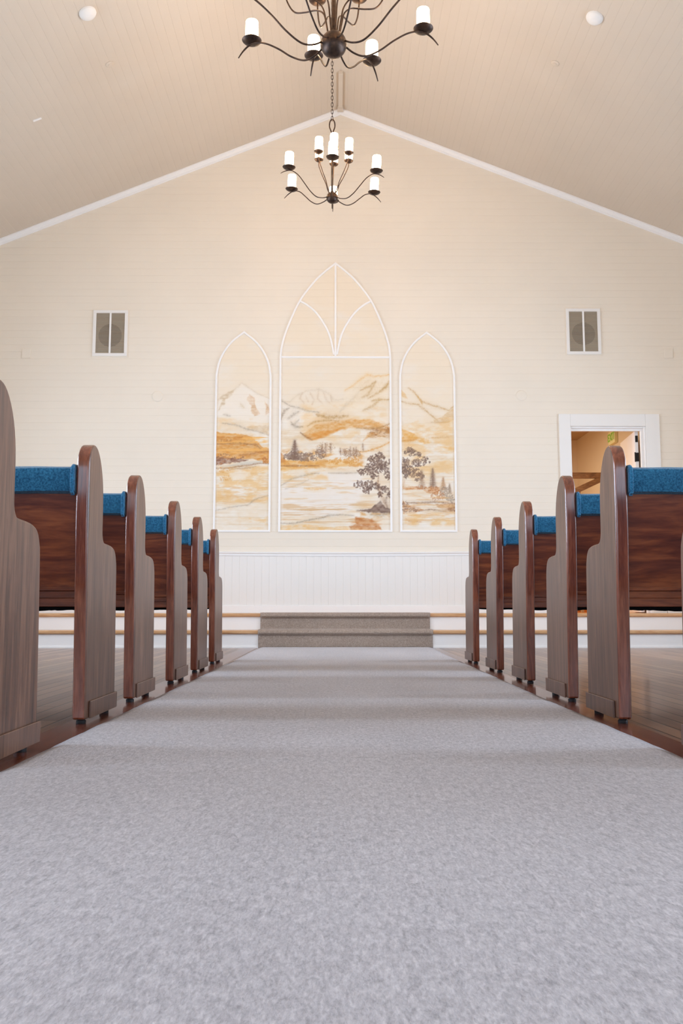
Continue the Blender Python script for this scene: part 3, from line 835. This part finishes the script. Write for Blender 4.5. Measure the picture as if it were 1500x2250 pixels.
def paint_right(p):
    ground(p, 220)
    p.wash(70, -600, 860, 800, (240, 216, 180), .30, 80, 400, 2, .2)
    p.stroke([(200, 190), (290, 260), (370, 370), (520, 430), (660, 470), (760, 510), (830, 440)], 10, (206, 168, 116), .8, 8, 91)
    p.stroke([(95, 380), (200, 410), (330, 420), (440, 510), (540, 590), (600, 640)], 10, (206, 168, 116), .8, 8, 92)
    p.poly([(100, 220), (150, 270), (190, 350), (110, 320)], (226, 186, 128), .7, 14, 10, 93, .5); p.poly([(290, 270), (350, 310), (400, 380), (390, 440), (340, 350)], (214, 174, 116), .8, 12, 10, 94, .5)
    p.poly([(540, 640), (640, 600), (760, 520), (830, 450), (830, 640), (700, 680), (560, 670)], (222, 190, 146), .75, 14, 12, 95, .6); p.stroke([(510, 670), (640, 670), (760, 665)], 8, (196, 160, 116), .6, 6, 96)
    p.wash(90, 560, 840, 1500, GOLD, .42, 50, 170, 97, .38)
    p.poly([(100, 760), (220, 800), (330, 880), (480, 900), (480, 970), (400, 960), (300, 930), (110, 935)], (228, 168, 86), .7, 22, 16, 98, .6); p.stroke([(100, 930), (200, 930), (300, 905)], 10, (206, 142, 74), .6, 8, 99)
    p.stroke([(480, 890), (640, 880), (820, 860)], 10, (214, 172, 118), .6, 8, 100); p.stroke([(640, 1010), (760, 1030), (830, 1040)], 12, GOLD, .6, 10, 101)
    # tree and firs
    cl = [(210, 1050, 60, 35), (230, 1090, 100, 45), (330, 1120, 40, 30), (150, 1220, 60, 60), (330, 1230, 110, 50), (420, 1190, 45, 50), (180, 1330, 90, 70), (280, 1370, 100, 60), (370, 1420, 40, 60), (130, 1300, 30, 90), (160, 1420, 30, 30), (310, 1460, 30, 25), (485, 1225, 6, 5)]
    p.leaves(cl, (128, 100, 84), .8, 15, 62, 102); p.leaves(cl, (108, 88, 80), .8, 11, 22, 103)
    p.stroke([(130, 1450), (120, 1560)], 12, (214, 172, 130), .6, 4, 104)
    p.fir(525, 1310, 1555, 52, (136, 108, 90), .75, 105); p.fir(668, 1430, 1600, 45, (176, 130, 90), .6, 106); p.fir(755, 1520, 1640, 34, (150, 124, 100), .7, 107); p.fir(375, 1330, 1580, 40, (160, 128, 104), .6, 108)
    p.leaves([(680, 1620, 60, 60), (750, 1700, 60, 55), (790, 1740, 30, 40)], (160, 140, 120), .75, 13, 100, 109)
    p.poly([(110, 1550), (250, 1560), (400, 1570), (620, 1560), (600, 1660), (480, 1650), (400, 1600), (240, 1590), (120, 1600)], (206, 140, 84), .7, 14, 16, 110, .6)
    p.leaves([(530, 1600, 90, 50), (590, 1690, 100, 60), (360, 1570, 80, 25)], (182, 118, 74), .65, 14, 60, 111)
    p.stroke([(180, 1780), (350, 1785), (560, 1765), (840, 1790)], 10, (150, 112, 84), .8, 8, 112)
    p.poly([(560, 1800), (700, 1790), (845, 1780), (845, 1900), (740, 1880), (600, 1850)], (190, 140, 96), .75, 14, 14, 113, .6); p.leaves([(780, 1850, 60, 50)], BRN, .6, 13, 60, 114)
    p.poly([(112, 1750), (160, 1800), (320, 1840), (400, 1880), (300, 1910), (112, 1930)], (196, 142, 96), .8, 14, 14, 115, .6); p.leaves([(140, 1840, 50, 80), (260, 1880, 80, 30)], (140, 104, 84), .7, 13, 60, 116)
    p.stroke([(330, 1890), (500, 1870), (640, 1890), (840, 1885)], 7, (156, 120, 92), .7, 8, 117); p.stroke([(140, 1990), (200, 2030), (360, 2035)], 12, (206, 150, 96), .7, 8, 118)
    p.streaks(95, 1620, 850, 2080, (222, 178, 124), .6, 119, .54, 180, 16)
    p.wash(100, 1900, 850, 2110, GOLD, .5, 40, 140, 120, .4)

def mural_material():
    m = mat('mural_paint', rough=.6, spec=.3); t = NT(m)
    a = t.n('ShaderNodeAttribute', attribute_name='pigment'); t.l(a.outputs['Color'], t.b.inputs['Base Color'])
    return m
M['mural'] = mural_material()
Z0M = 1.372
def mural(name, cx, kind, painter, to_brush, label):
    zt = 4.764 if kind == 'c' else 3.867
    root = empty(name, (cx, D, Z0M)); tag(root, label, 'mural', 'arched mural panels')
    step = .0062
    zs = list(np.arange(Z0M, zt - .004, step)) + [zt - .004]
    k = math.ceil((Z0M - RAILZ) / PITCHB)
    while RAILZ + k * PITCHB < zt - .02:
        z = RAILZ + k * PITCHB; zs += [z - GW / 2, z - GW * .15, z + GW * .15, z + GW / 2]; k += 1
    zs = np.unique(np.round(zs, 5)); hw = np.maximum(halfw(kind, zs), .004)
    nc = 222 if kind == 'c' else 110
    u = np.linspace(-1, 1, nc)
    X = hw[:, None] * u[None, :]; Z = np.repeat(zs[:, None], nc, 1)
    G = np.array([groove_depth(z, RAILZ) for z in zs])
    Yv = np.repeat((-.0035 + G)[:, None], nc, 1)
    co = np.stack([X.ravel(), Yv.ravel(), (Z - Z0M).ravel()], 1)
    R = len(zs); idx = np.arange(R * nc).reshape(R, nc)
    F = np.stack([idx[:-1, :-1].ravel(), idx[:-1, 1:].ravel(), idx[1:, 1:].ravel(), idx[1:, :-1].ravel()], 1)
    me = bpy.data.meshes.new('painting'); me.from_pydata(co.tolist(), [], F.tolist())
    bx, by = to_brush(X.ravel(), Z.ravel())
    p = Paint(bx, by, (238, 226, 208)); painter(p)
    c = np.clip(p.c / 255, 0, 1); lin = np.where(c <= .04045, c / 12.92, ((c + .055) / 1.055) ** 2.4)
    at = me.color_attributes.new('pigment', 'FLOAT_COLOR', 'POINT')
    at.data.foreach_set('color', np.concatenate([lin, np.ones((len(lin), 1))], 1).ravel().astype(np.float32))
    me.materials.append(M['mural'])
    o = bpy.data.objects.new('painting', me); COL.objects.link(o); o.parent = root
    # white moulding round the arch
    zz = [Z0M] + list(np.linspace((CEN if kind == 'c' else SID)[0][0], zt, 26))
    hh = [float(halfw(kind, z)) for z in zz]; hh[-1] = 0
    path = [(h, z - Z0M) for h, z in zip(hh, zz)]
    loop = path + [(-a, b) for a, b in reversed(path[:-1])]
    def ribbon(mb, pts, w, d, closed):
        n = len(pts); P = [Vector(q) for q in pts]; k0 = len(mb.v)
        for i in range(n):
            if closed: a, b = P[i - 1], P[(i + 1) % n]
            else: a, b = P[max(0, i - 1)], P[min(n - 1, i + 1)]
            t1 = (P[i] - a); t2 = (b - P[i])
            if t1.length < 1e-9: t1 = t2.copy()
            if t2.length < 1e-9: t2 = t1.copy()
            t1.normalize(); t2.normalize(); n1 = Vector((-t1.y, t1.x)); n2 = Vector((-t2.y, t2.x)); nn = (n1 + n2)
            if nn.length < 1e-6: nn = n1
            nn.normalize(); sc = 1 / max(.45, nn.dot(n1))
            for s_, dd in ((-1, .001), (-1, -d), (-.5, -d - .003), (.5, -d - .003), (1, -d), (1, .001)):
                q = P[i] + nn * (s_ * w / 2 * sc); mb.v.append((q.x, dd, q.y))
        m = n if closed else n - 1
        for i in range(m):
            j = (i + 1) % n
            for q in range(5):
                mb.f.append((k0 + i * 6 + q, k0 + i * 6 + q + 1, k0 + j * 6 + q + 1, k0 + j * 6 + q)); mb.mi.append(0)
        if not closed:
            mb.f.append(tuple(k0 + q for q in range(6))); mb.mi.append(0); mb.f.append(tuple(k0 + (n - 1) * 6 + q for q in range(6))); mb.mi.append(0)
    mb = MB(); ribbon(mb, loop, .023, .012, True); mb.build('moulding', M['white'], root)
    if kind == 'c':
        zb = 3.549 - Z0M
        for pts in ([(-.67, zb), (.67, zb)], [(0, zb + .01), (0, zt - Z0M - .02)]):
            mb = MB(); ribbon(mb, pts, .024, .010, False); mb.build('tracery_bar', M['white'], root)
        for s_ in (-1, 1):
            pts = spline([(-.445 * s_, 4.27 - Z0M), (-.36 * s_, 4.225 - Z0M), (-.25 * s_, 4.13 - Z0M), (-.15 * s_, 3.99 - Z0M), (-.07 * s_, 3.82 - Z0M), (-.018 * s_, 3.58 - Z0M)], 6)
            mb = MB(); ribbon(mb, pts, .024, .009, False); mb.build('tracery_bar', M['white'], root)
mural('mural_panel', .002, 'c', paint_center, lambda x, z: (90 + (x + .683) / 1.366 * 1340, 30 + (3.549 - z) / (3.549 - 1.367) * 2120), 'tall middle mural panel with pointed arch and white tracery, lake and leafy tree')
mural('mural_panel', -1.138, 's', paint_left, lambda x, z: (85 + (x + .336) / .672 * 745, 20 + (3.313 - z) / (3.313 - 1.367) * 2150), 'narrow mural panel left of the middle arch with snowy peak and ochre hill')
mural('mural_panel', 1.142, 's', paint_right, lambda x, z: (85 + (x + .336) / .672 * 755, 20 + (3.313 - z) / (3.313 - 1.367) * 2150), 'narrow mural panel right of the middle arch with fir trees on a slope')

# ------------------------------------------------------------------ wall grilles, round covers, small plates
def grille(cx, cz, label):
    r = empty('speaker_grille', (cx, D, cz)); tag(r, label, 'grille', 'speaker grilles on the mural wall')
    w, h = .215, .295
    f = MB(); t = .038
    f.box(-w, w, -.016, 0, h - t, h); f.box(-w, w, -.016, 0, -h, -h + t); f.box(-w, -w + t, -.016, 0, -h + t, h - t); f.box(w - t, w, -.016, 0, -h + t, h - t)
    f.build('frame', M['wainscot'], r, bevel=.003)
    g = MB(); g.box(-w - .014, w + .014, -.006, 0, -h - .014, h + .014); g.build('surround', M['wall'], r, bevel=.002)
    MB().box(-.011, .011, -.017, -.006, -h + t, h - t).build('mullion', M['white'], r)
    MB().box(-w + t, w - t, -.0075, -.0062, -h + t, h - t).build('backing', M['grille_dark'], r)
    mb = MB(); mb.lathe([(.001, 0), (.145, 0)], (0, 0, 0), 40); mb.v = [(x, -.0085, y - .03) for x, y, z in mb.v]; mb.build('cone', M['cone'], r)
    s = MB(); z = -h + t + .007
    while z < h - t - .003:
        s.add([(-w + t, -.009, z + .004), (w - t, -.009, z + .004), (w - t, -.0145, z - .001), (-w + t, -.0145, z - .001)], [(0, 1, 2, 3)])
        s.add([(-w + t, -.009, z + .0065), (w - t, -.009, z + .0065), (w - t, -.0145, z + .0015), (-w + t, -.0145, z + .0015)], [(0, 1, 2, 3)])
        s.add([(-w + t, -.0145, z - .001), (w - t, -.0145, z - .001), (w - t, -.0145, z + .0015), (-w + t, -.0145, z + .0015)], [(0, 1, 2, 3)])
        z += .0165
    s.build('slats', M['slat'], r)
grille(-2.806, 3.85, 'white framed wall speaker grille left of the mural arches')
grille(3.108, 3.885, 'white framed wall speaker grille right of the mural, above the doorway')
for x, z, l in ((-2.2, 3.046, 'faint round cream cover on the wall left of the mural'), (2.312, 3.066, 'faint round cream cover on the wall right of the mural')):
    mb = MB(); mb.lathe([(.001, .009), (.055, .009), (.064, .006), (.070, 0)], (0, 0, 0), 32); mb.v = [(a, -c, b) for a, b, c in mb.v]
    o = mb.build('round_wall_cover', M['wall'], smooth=True); o.location = (x, D, z); tag(o, l, 'wall cover')
for x, z, l in ((-3.84, 3.587, 'small cream cover plate on the wall by the left photo edge'), (4.166, 3.604, 'small cream cover plate on the wall by the right photo edge')):
    o = MB().box(-.055, .055, -.010, 0, -.06, .06).build('cover_plate', M['wall'], bevel=.004); o.location = (x, D, z); tag(o, l, 'cover plate')

# ceiling fixtures: sit against the sloping boards
def on_ceiling(name, x, y, prof, m, label, cat, seg=28):
    sd = -1 if x < RX else 1; a = math.atan(SL if sd < 0 else SR)
    mb = MB().lathe([(r, -z) for r, z in prof], (0, 0, 0), seg)
    o = mb.build(name, m, smooth=True); o.location = (x, y, roof_z(x)); o.rotation_euler = (0, a * sd, 0)
    tag(o, label, cat); return o
dome = [(.080, -.004), (.080, .012), (.074, .022), (.060, .036), (.040, .048), (.018, .053), (.001, .054)]
on_ceiling('ceiling_dome', -2.269, 7.372, dome, M['wainscot'], 'white round dome fixture on the left ceiling slope', 'ceiling fixture')
on_ceiling('ceiling_dome', 2.404, 7.447, dome, M['wainscot'], 'white round dome fixture on the right ceiling slope', 'ceiling fixture')
small = [(.042, -.003), (.042, .006), (.034, .010), (.020, .011), (.018, .016), (.001, .017)]
on_ceiling('sprinkler_cover', -2.261, 8.128, small, M['ceiling'], 'small flat round cover on the left ceiling slope', 'ceiling fixture')
on_ceiling('sprinkler_cover', 2.235, 8.228, small, M['ceiling'], 'small flat round cover on the right ceiling slope', 'ceiling fixture')
o = MB().box(-.045, .045, -.012, .012, -.008, .004).build('ceiling_clip', M['white']); o.location = (-3.11, 8.53, roof_z(-3.11)); o.rotation_euler = (0, -math.atan(SL), 0)
tag(o, 'tiny white strip on the far left of the ceiling', 'clip')

# ------------------------------------------------------------------ doorway and the room behind it
d = empty('door_1', (0, D, STZ)); struct(d)
def dl(mb): mb.v = [(x, y - D, z - STZ) for x, y, z in mb.v]; return mb
cw = .165
mb = MB(); t0 = -.022
mb.box(DX0 - .14, DX0, D + t0, D + .001, STZ, DZ1 + .155); mb.box(DX1, DX1 + .175, D + t0, D + .001, STZ, DZ1 + .155); mb.box(DX0, DX1, D + t0, D + .001, DZ1, DZ1 + .155)
dl(mb).build('casing', M['wainscot'], d, bevel=.004)
mb = MB(); mb.box(DX0, DX0 + .012, D, D + .16, STZ, DZ1); mb.box(DX1 - .02, DX1, D - .01, D + .16, STZ, DZ1); mb.box(DX0 + .012, DX1 - .02, D, D + .16, DZ1 - .02, DZ1)
mb.box(DX1 - .05, DX1 - .02, D + .02, D + .06, STZ, DZ1 - .02); mb.box(DX0 + .012, DX1 - .02, D + .03, D + .07, DZ1 - .05, DZ1 - .02)
dl(mb).build('jamb', M['white'], d, bevel=.003)
lf = empty('leaf', (DX1 - .055, .10, 0)); lf.parent = d; lf.rotation_euler = (0, 0, math.radians(84))
mb = MB().box(0, .80, 0, .042, .01, DZ1 - STZ - .035); leaf = mb.build('leaf_panel', M['white'], lf, bevel=.003)
for z in (.25, 1.22, 1.93):
    mb = MB(); mb.box(-.006, 0, .0, .04, z - .055, z + .055); mb.tube([(-.006, .044, z - .06), (-.006, .044, z + .06)], .008, 8)
    mb.build('hinge', M['dark_steel'], lf)
MB().box(-.008, 0, .006, .036, 2.12, 2.20).build('latch', M['dark_steel'], lf)

HXR, HY, HZC = 3.95, 13.9, 3.17
def room():
    a = struct(MB().box(1.2, HXR + .3, HY, HY + .1, .2, HZC).build('wall_hallway_end', M['hall']))
    b = struct(MB().box(HXR, HXR + .1, D + .16, HY, .2, HZC).build('wall_hallway_right', M['hall']))
    b = struct(MB().box(1.1, 1.2, D + .16, HY, .2, HZC).build('wall_hallway_left', M['hall']))
    struct(MB().box(1.1, HXR + .3, D + .16, HY + .1, HZC, HZC + .1).build('ceiling_hallway', M['hallceil']))
    struct(MB().box(1.1, HXR + .3, D, HY + .1, .28, STZ).build('floor_hallway', M['orangewood']))
    struct(MB().box(1.2, HXR, HY - .02, HY, STZ, .62).box(HXR - .02, HXR, 11.95, HY - .02, STZ, .62).build('baseboard_hallway', M['orangewood']))
    # inner door on the right wall
    e = empty('door_2', (HXR, 11.25, STZ)); struct(e)
    c = MB(); c.box(-.025, 0, -.52, -.44, 0, 2.16); c.box(-.025, 0, .44, .52, 0, 2.16); c.box(-.025, 0, -.44, .44, 2.08, 2.16); c.build('casing', M['nosing'], e, bevel=.003)
    MB().box(-.016, -.002, -.44, .44, 0, 2.08).build('leaf_panel', M['white'], e)
    MB().box(-.07, -.016, .32, .38, 1.62, 1.76).build('closer', M['dark_steel'], e)
room()
l = bpy.data.lights.new('hallway_lamp', 'AREA'); l.size = .5; l.energy = E_HALL; l.color = (1, .87, .70)
lo = bpy.data.objects.new('hallway_lamp', l); COL.objects.link(lo); lo.location = (2.1, 12.0, HZC - .08)

r = empty('exit_sign', (HXR, 12.0, 2.84)); tag(r, 'green and white exit sign on the wall inside the doorway', 'sign')
MB().box(-.05, 0, -.14, .14, -.092, .092).build('housing', M['signwhite'], r, bevel=.006)
tx = bpy.data.curves.new('lettering', 'FONT'); tx.body = 'EXIT'; tx.size = .15; tx.align_x = 'CENTER'; tx.align_y = 'CENTER'; tx.extrude = .002; tx.offset = .003
to = bpy.data.objects.new('lettering', tx); COL.objects.link(to)
bpy.context.view_layer.update()
_me = bpy.data.meshes.new_from_object(to.evaluated_get(bpy.context.evaluated_depsgraph_get()))
bpy.data.objects.remove(to); _me.materials.clear(); _me.materials.append(M['green'])
to = bpy.data.objects.new('lettering', _me); COL.objects.link(to); to.parent = r
to.location = (-.053, 0, 0); to.rotation_euler = (PI / 2, 0, -PI / 2)

# timber rail inside
r = empty('timber_rail', (3.455, 12.2, STZ)); tag(r, 'brown timber handrail frame inside the doorway', 'handrail')
def bar(mb, a, b, w, h_):
    a, b = Vector(a), Vector(b); t = (b - a).normalized(); s_ = t.cross(Vector((0, 0, 1))).normalized(); u = s_.cross(t)
    vs = [p + s_ * sx * w / 2 + u * sz * h_ / 2 for p in (a, b) for sx, sz in ((-1, -1), (1, -1), (1, 1), (-1, 1))]
    mb.add(vs, [(0, 1, 2, 3), (7, 6, 5, 4), (0, 4, 5, 1), (1, 5, 6, 2), (2, 6, 7, 3), (3, 7, 4, 0)])
mb = MB(); bar(mb, (-2.2, 0, 2.324 - STZ), (.49, 0, 2.324 - STZ), .06, .083); mb.build('top_rail', M['beam'], r, bevel=.004)
mb = MB(); bar(mb, (-2.2, 0, 2.105 - STZ), (.035, 0, 2.105 - STZ), .06, .08); mb.build('lower_rail', M['beam'], r, bevel=.004)
mb = MB(); bar(mb, (.0, 0, 2.115 - STZ), (.42, 0, 2.31 - STZ), .058, .08); mb.build('sloping_rail', M['beam'], r, bevel=.004)
for x in (.0, -2.2):
    MB().box(x, x + .035, -.02, .02, 0, 2.07 - STZ).build('post', M['hallceil'], r)

# ------------------------------------------------------------------ chandeliers
def candle_mesh(rr, hh):
    return [(.001, 0), (rr * .88, 0), (rr * .94, .008), (rr, hh * .4), (rr * .99, hh * .72), (rr * .97, hh * .93), (rr * .94, hh * .975), (rr * .84, hh * .997), (.001, hh)]
def pan_prof(rr):
    return [(.001, -.020), (rr * .25, -.019), (rr * .6, -.014), (rr * .88, -.004), (rr, .005), (rr * .97, .007), (rr * .85, .001), (rr * .5, -.006), (.001, -.008)]
def chandelier(loc, ball_r, n_out, phi0, outer, inner, n_in, phi_in, R1, z1, R2, z2, pan1, pan2, stem_r, loopz, rc, label, tilt=(0, 0), tweak={}):
    """loc: centre of the ball.  outer / inner: (radius, height) points of the arm curves, relative to the ball centre"""
    root = empty('chandelier', loc); tag(root, label, 'chandelier', 'candle chandeliers hanging from the ridge')
    MB().lathe([(.001, -ball_r)] + [(ball_r * math.sin(a), -ball_r * math.cos(a)) for a in np.linspace(.2, PI - .15, 18)] + [(.001, ball_r * .99)], (0, 0, 0), 28).build('ball', M['bronze'], root, smooth=True)
    stem = MB().lathe([(stem_r * 1.6, ball_r * .8), (stem_r * 1.6, ball_r * 1.15), (stem_r, ball_r * 1.25), (stem_r, loopz - .05), (stem_r * .6, loopz)], (0, 0, 0), 14)
    stem.build('stem', M['bronze'], root, smooth=True)
    # hanging eye
    mb = MB()
    for s_ in (-1, 1):
        mb.tube(spline([(0, 0, loopz - .02), (s_ * .010, 0, loopz + .02), (s_ * .026, 0, loopz + .07), (s_ * .022, 0, loopz + .12), (s_ * .004, 0, loopz + .15)], 5), .006, 8)
    mb.build('hanging_eye', M['bronze'], root, smooth=True)
    # chain up to the ridge
    top = roof_z(loc[0]) - loc[2] - .03; z = loopz + .135; k = 0; mb = MB(); lk = .046
    while z < top:
        pts = []
        for q in range(12):
            a = 2 * PI * q / 12; u = .010 * math.cos(a); w = (.016 * math.sin(a)) + (.009 if math.sin(a) > 0 else -.009) * abs(math.sin(a)) ** .3
            pts.append(((u, 0, z + .02 + w) if k % 2 == 0 else (0, u, z + .02 + w)))
        mb.tube(pts, .0028, 6, closed=True); z += lk * .78; k += 1
    mb.build('chain', M['bronze'], root, smooth=True)
    tz = roof_z(loc[0]) - loc[2]
    MB().lathe([(.001, -.05), (.02, -.048), (.05, -.035), (.062, -.02), (.062, .0), (.001, .0)], (0, 0, tz - .012), 24).build('canopy', M['bronze'], root, smooth=True)
    def arm(phi, prof, R, z, pan_r, cr, chh, tip, rad, tw=(0, 1, 0)):
        phi += tw[0]; c, s_ = math.cos(phi), math.sin(phi)
        prof = [(p[0] * (1 + (tw[1] - 1) * min(1, i / 3)), p[1] + tw[2] * min(1, i / 5)) for i, p in enumerate(prof)]
        R *= tw[1]; z += tw[2]
        pts = spline([(p[0] * c, p[0] * s_, p[1]) for p in prof], 7)
        n = len(pts)
        rs = [rad * (1.0 if i < n - 10 else 1.0 - .5 * (i - n + 10) / 10) for i in range(n)] if tip else rad
        a = MB().tube(pts, rs, 8).build('arm', M['bronze'], root, smooth=True); a.rotation_euler = (tilt[0], tilt[1], 0)
        MB().lathe(pan_prof(pan_r), (R * c, R * s_, z), 24).build('drip_pan', M['bronze'], a, smooth=True)
        MB().lathe(candle_mesh(cr, chh), (R * c, R * s_, z - .004), 20).build('candle_shade', M['candle'], a, smooth=True)
    for k in range(n_out):
        arm(phi0 + 2 * PI * k / n_out, outer, R1, z1, pan1, rc, .150, True, .0062 if ball_r > .07 else .0048, tweak.get(k, (0, 1, 0)))
    for k in range(n_in):
        arm(phi_in + 2 * PI * k / n_in, inner, R2, z2, pan2, rc * .92, .145, False, .0055 if ball_r > .07 else .0044)
    return root
# far one: six wide arms, six close ones
chandelier((-.032, 8.0, 4.395), .056, 6, math.radians(30), [(.045, .0), (.10, -.025), (.17, -.032), (.24, .005), (.31, .070), (.37, .124), (.43, .149), (.475, .145), (.52, .125), (.56, .095)],
           [(.03, .045), (.055, .09), (.075, .15), (.115, .23), (.155, .32), (.168, .36), (.168, .394)], 6, math.radians(30), .476, .172, .168, .412, .062, .045, .010, .66, .042,
           'smaller bronze chandelier with twelve lit candle lights hanging before the gable wall', tilt=(math.radians(3.0), math.radians(2.2)))
# near one: eight wide arms, eight close ones
chandelier((-.012, 5.3, 4.112), .086, 8, math.radians(17.5), [(.07, .01), (.14, -.030), (.22, -.035), (.32, .025), (.42, .115), (.52, .190), (.60, .224), (.66, .222), (.71, .195), (.75, .155)],
           [(.04, .075), (.055, .16), (.075, .24), (.13, .285), (.22, .30), (.30, .33), (.355, .42), (.38, .52), (.385, .565)], 8, math.radians(17.5), .64, .248, .385, .585, .068, .06, .016, .95, .045,
           'larger bronze chandelier with candle lights, cut off by the top edge', tweak={2: (-.04, .86, .03), 1: (.02, .97, .01), 3: (0, 1, -.02)})
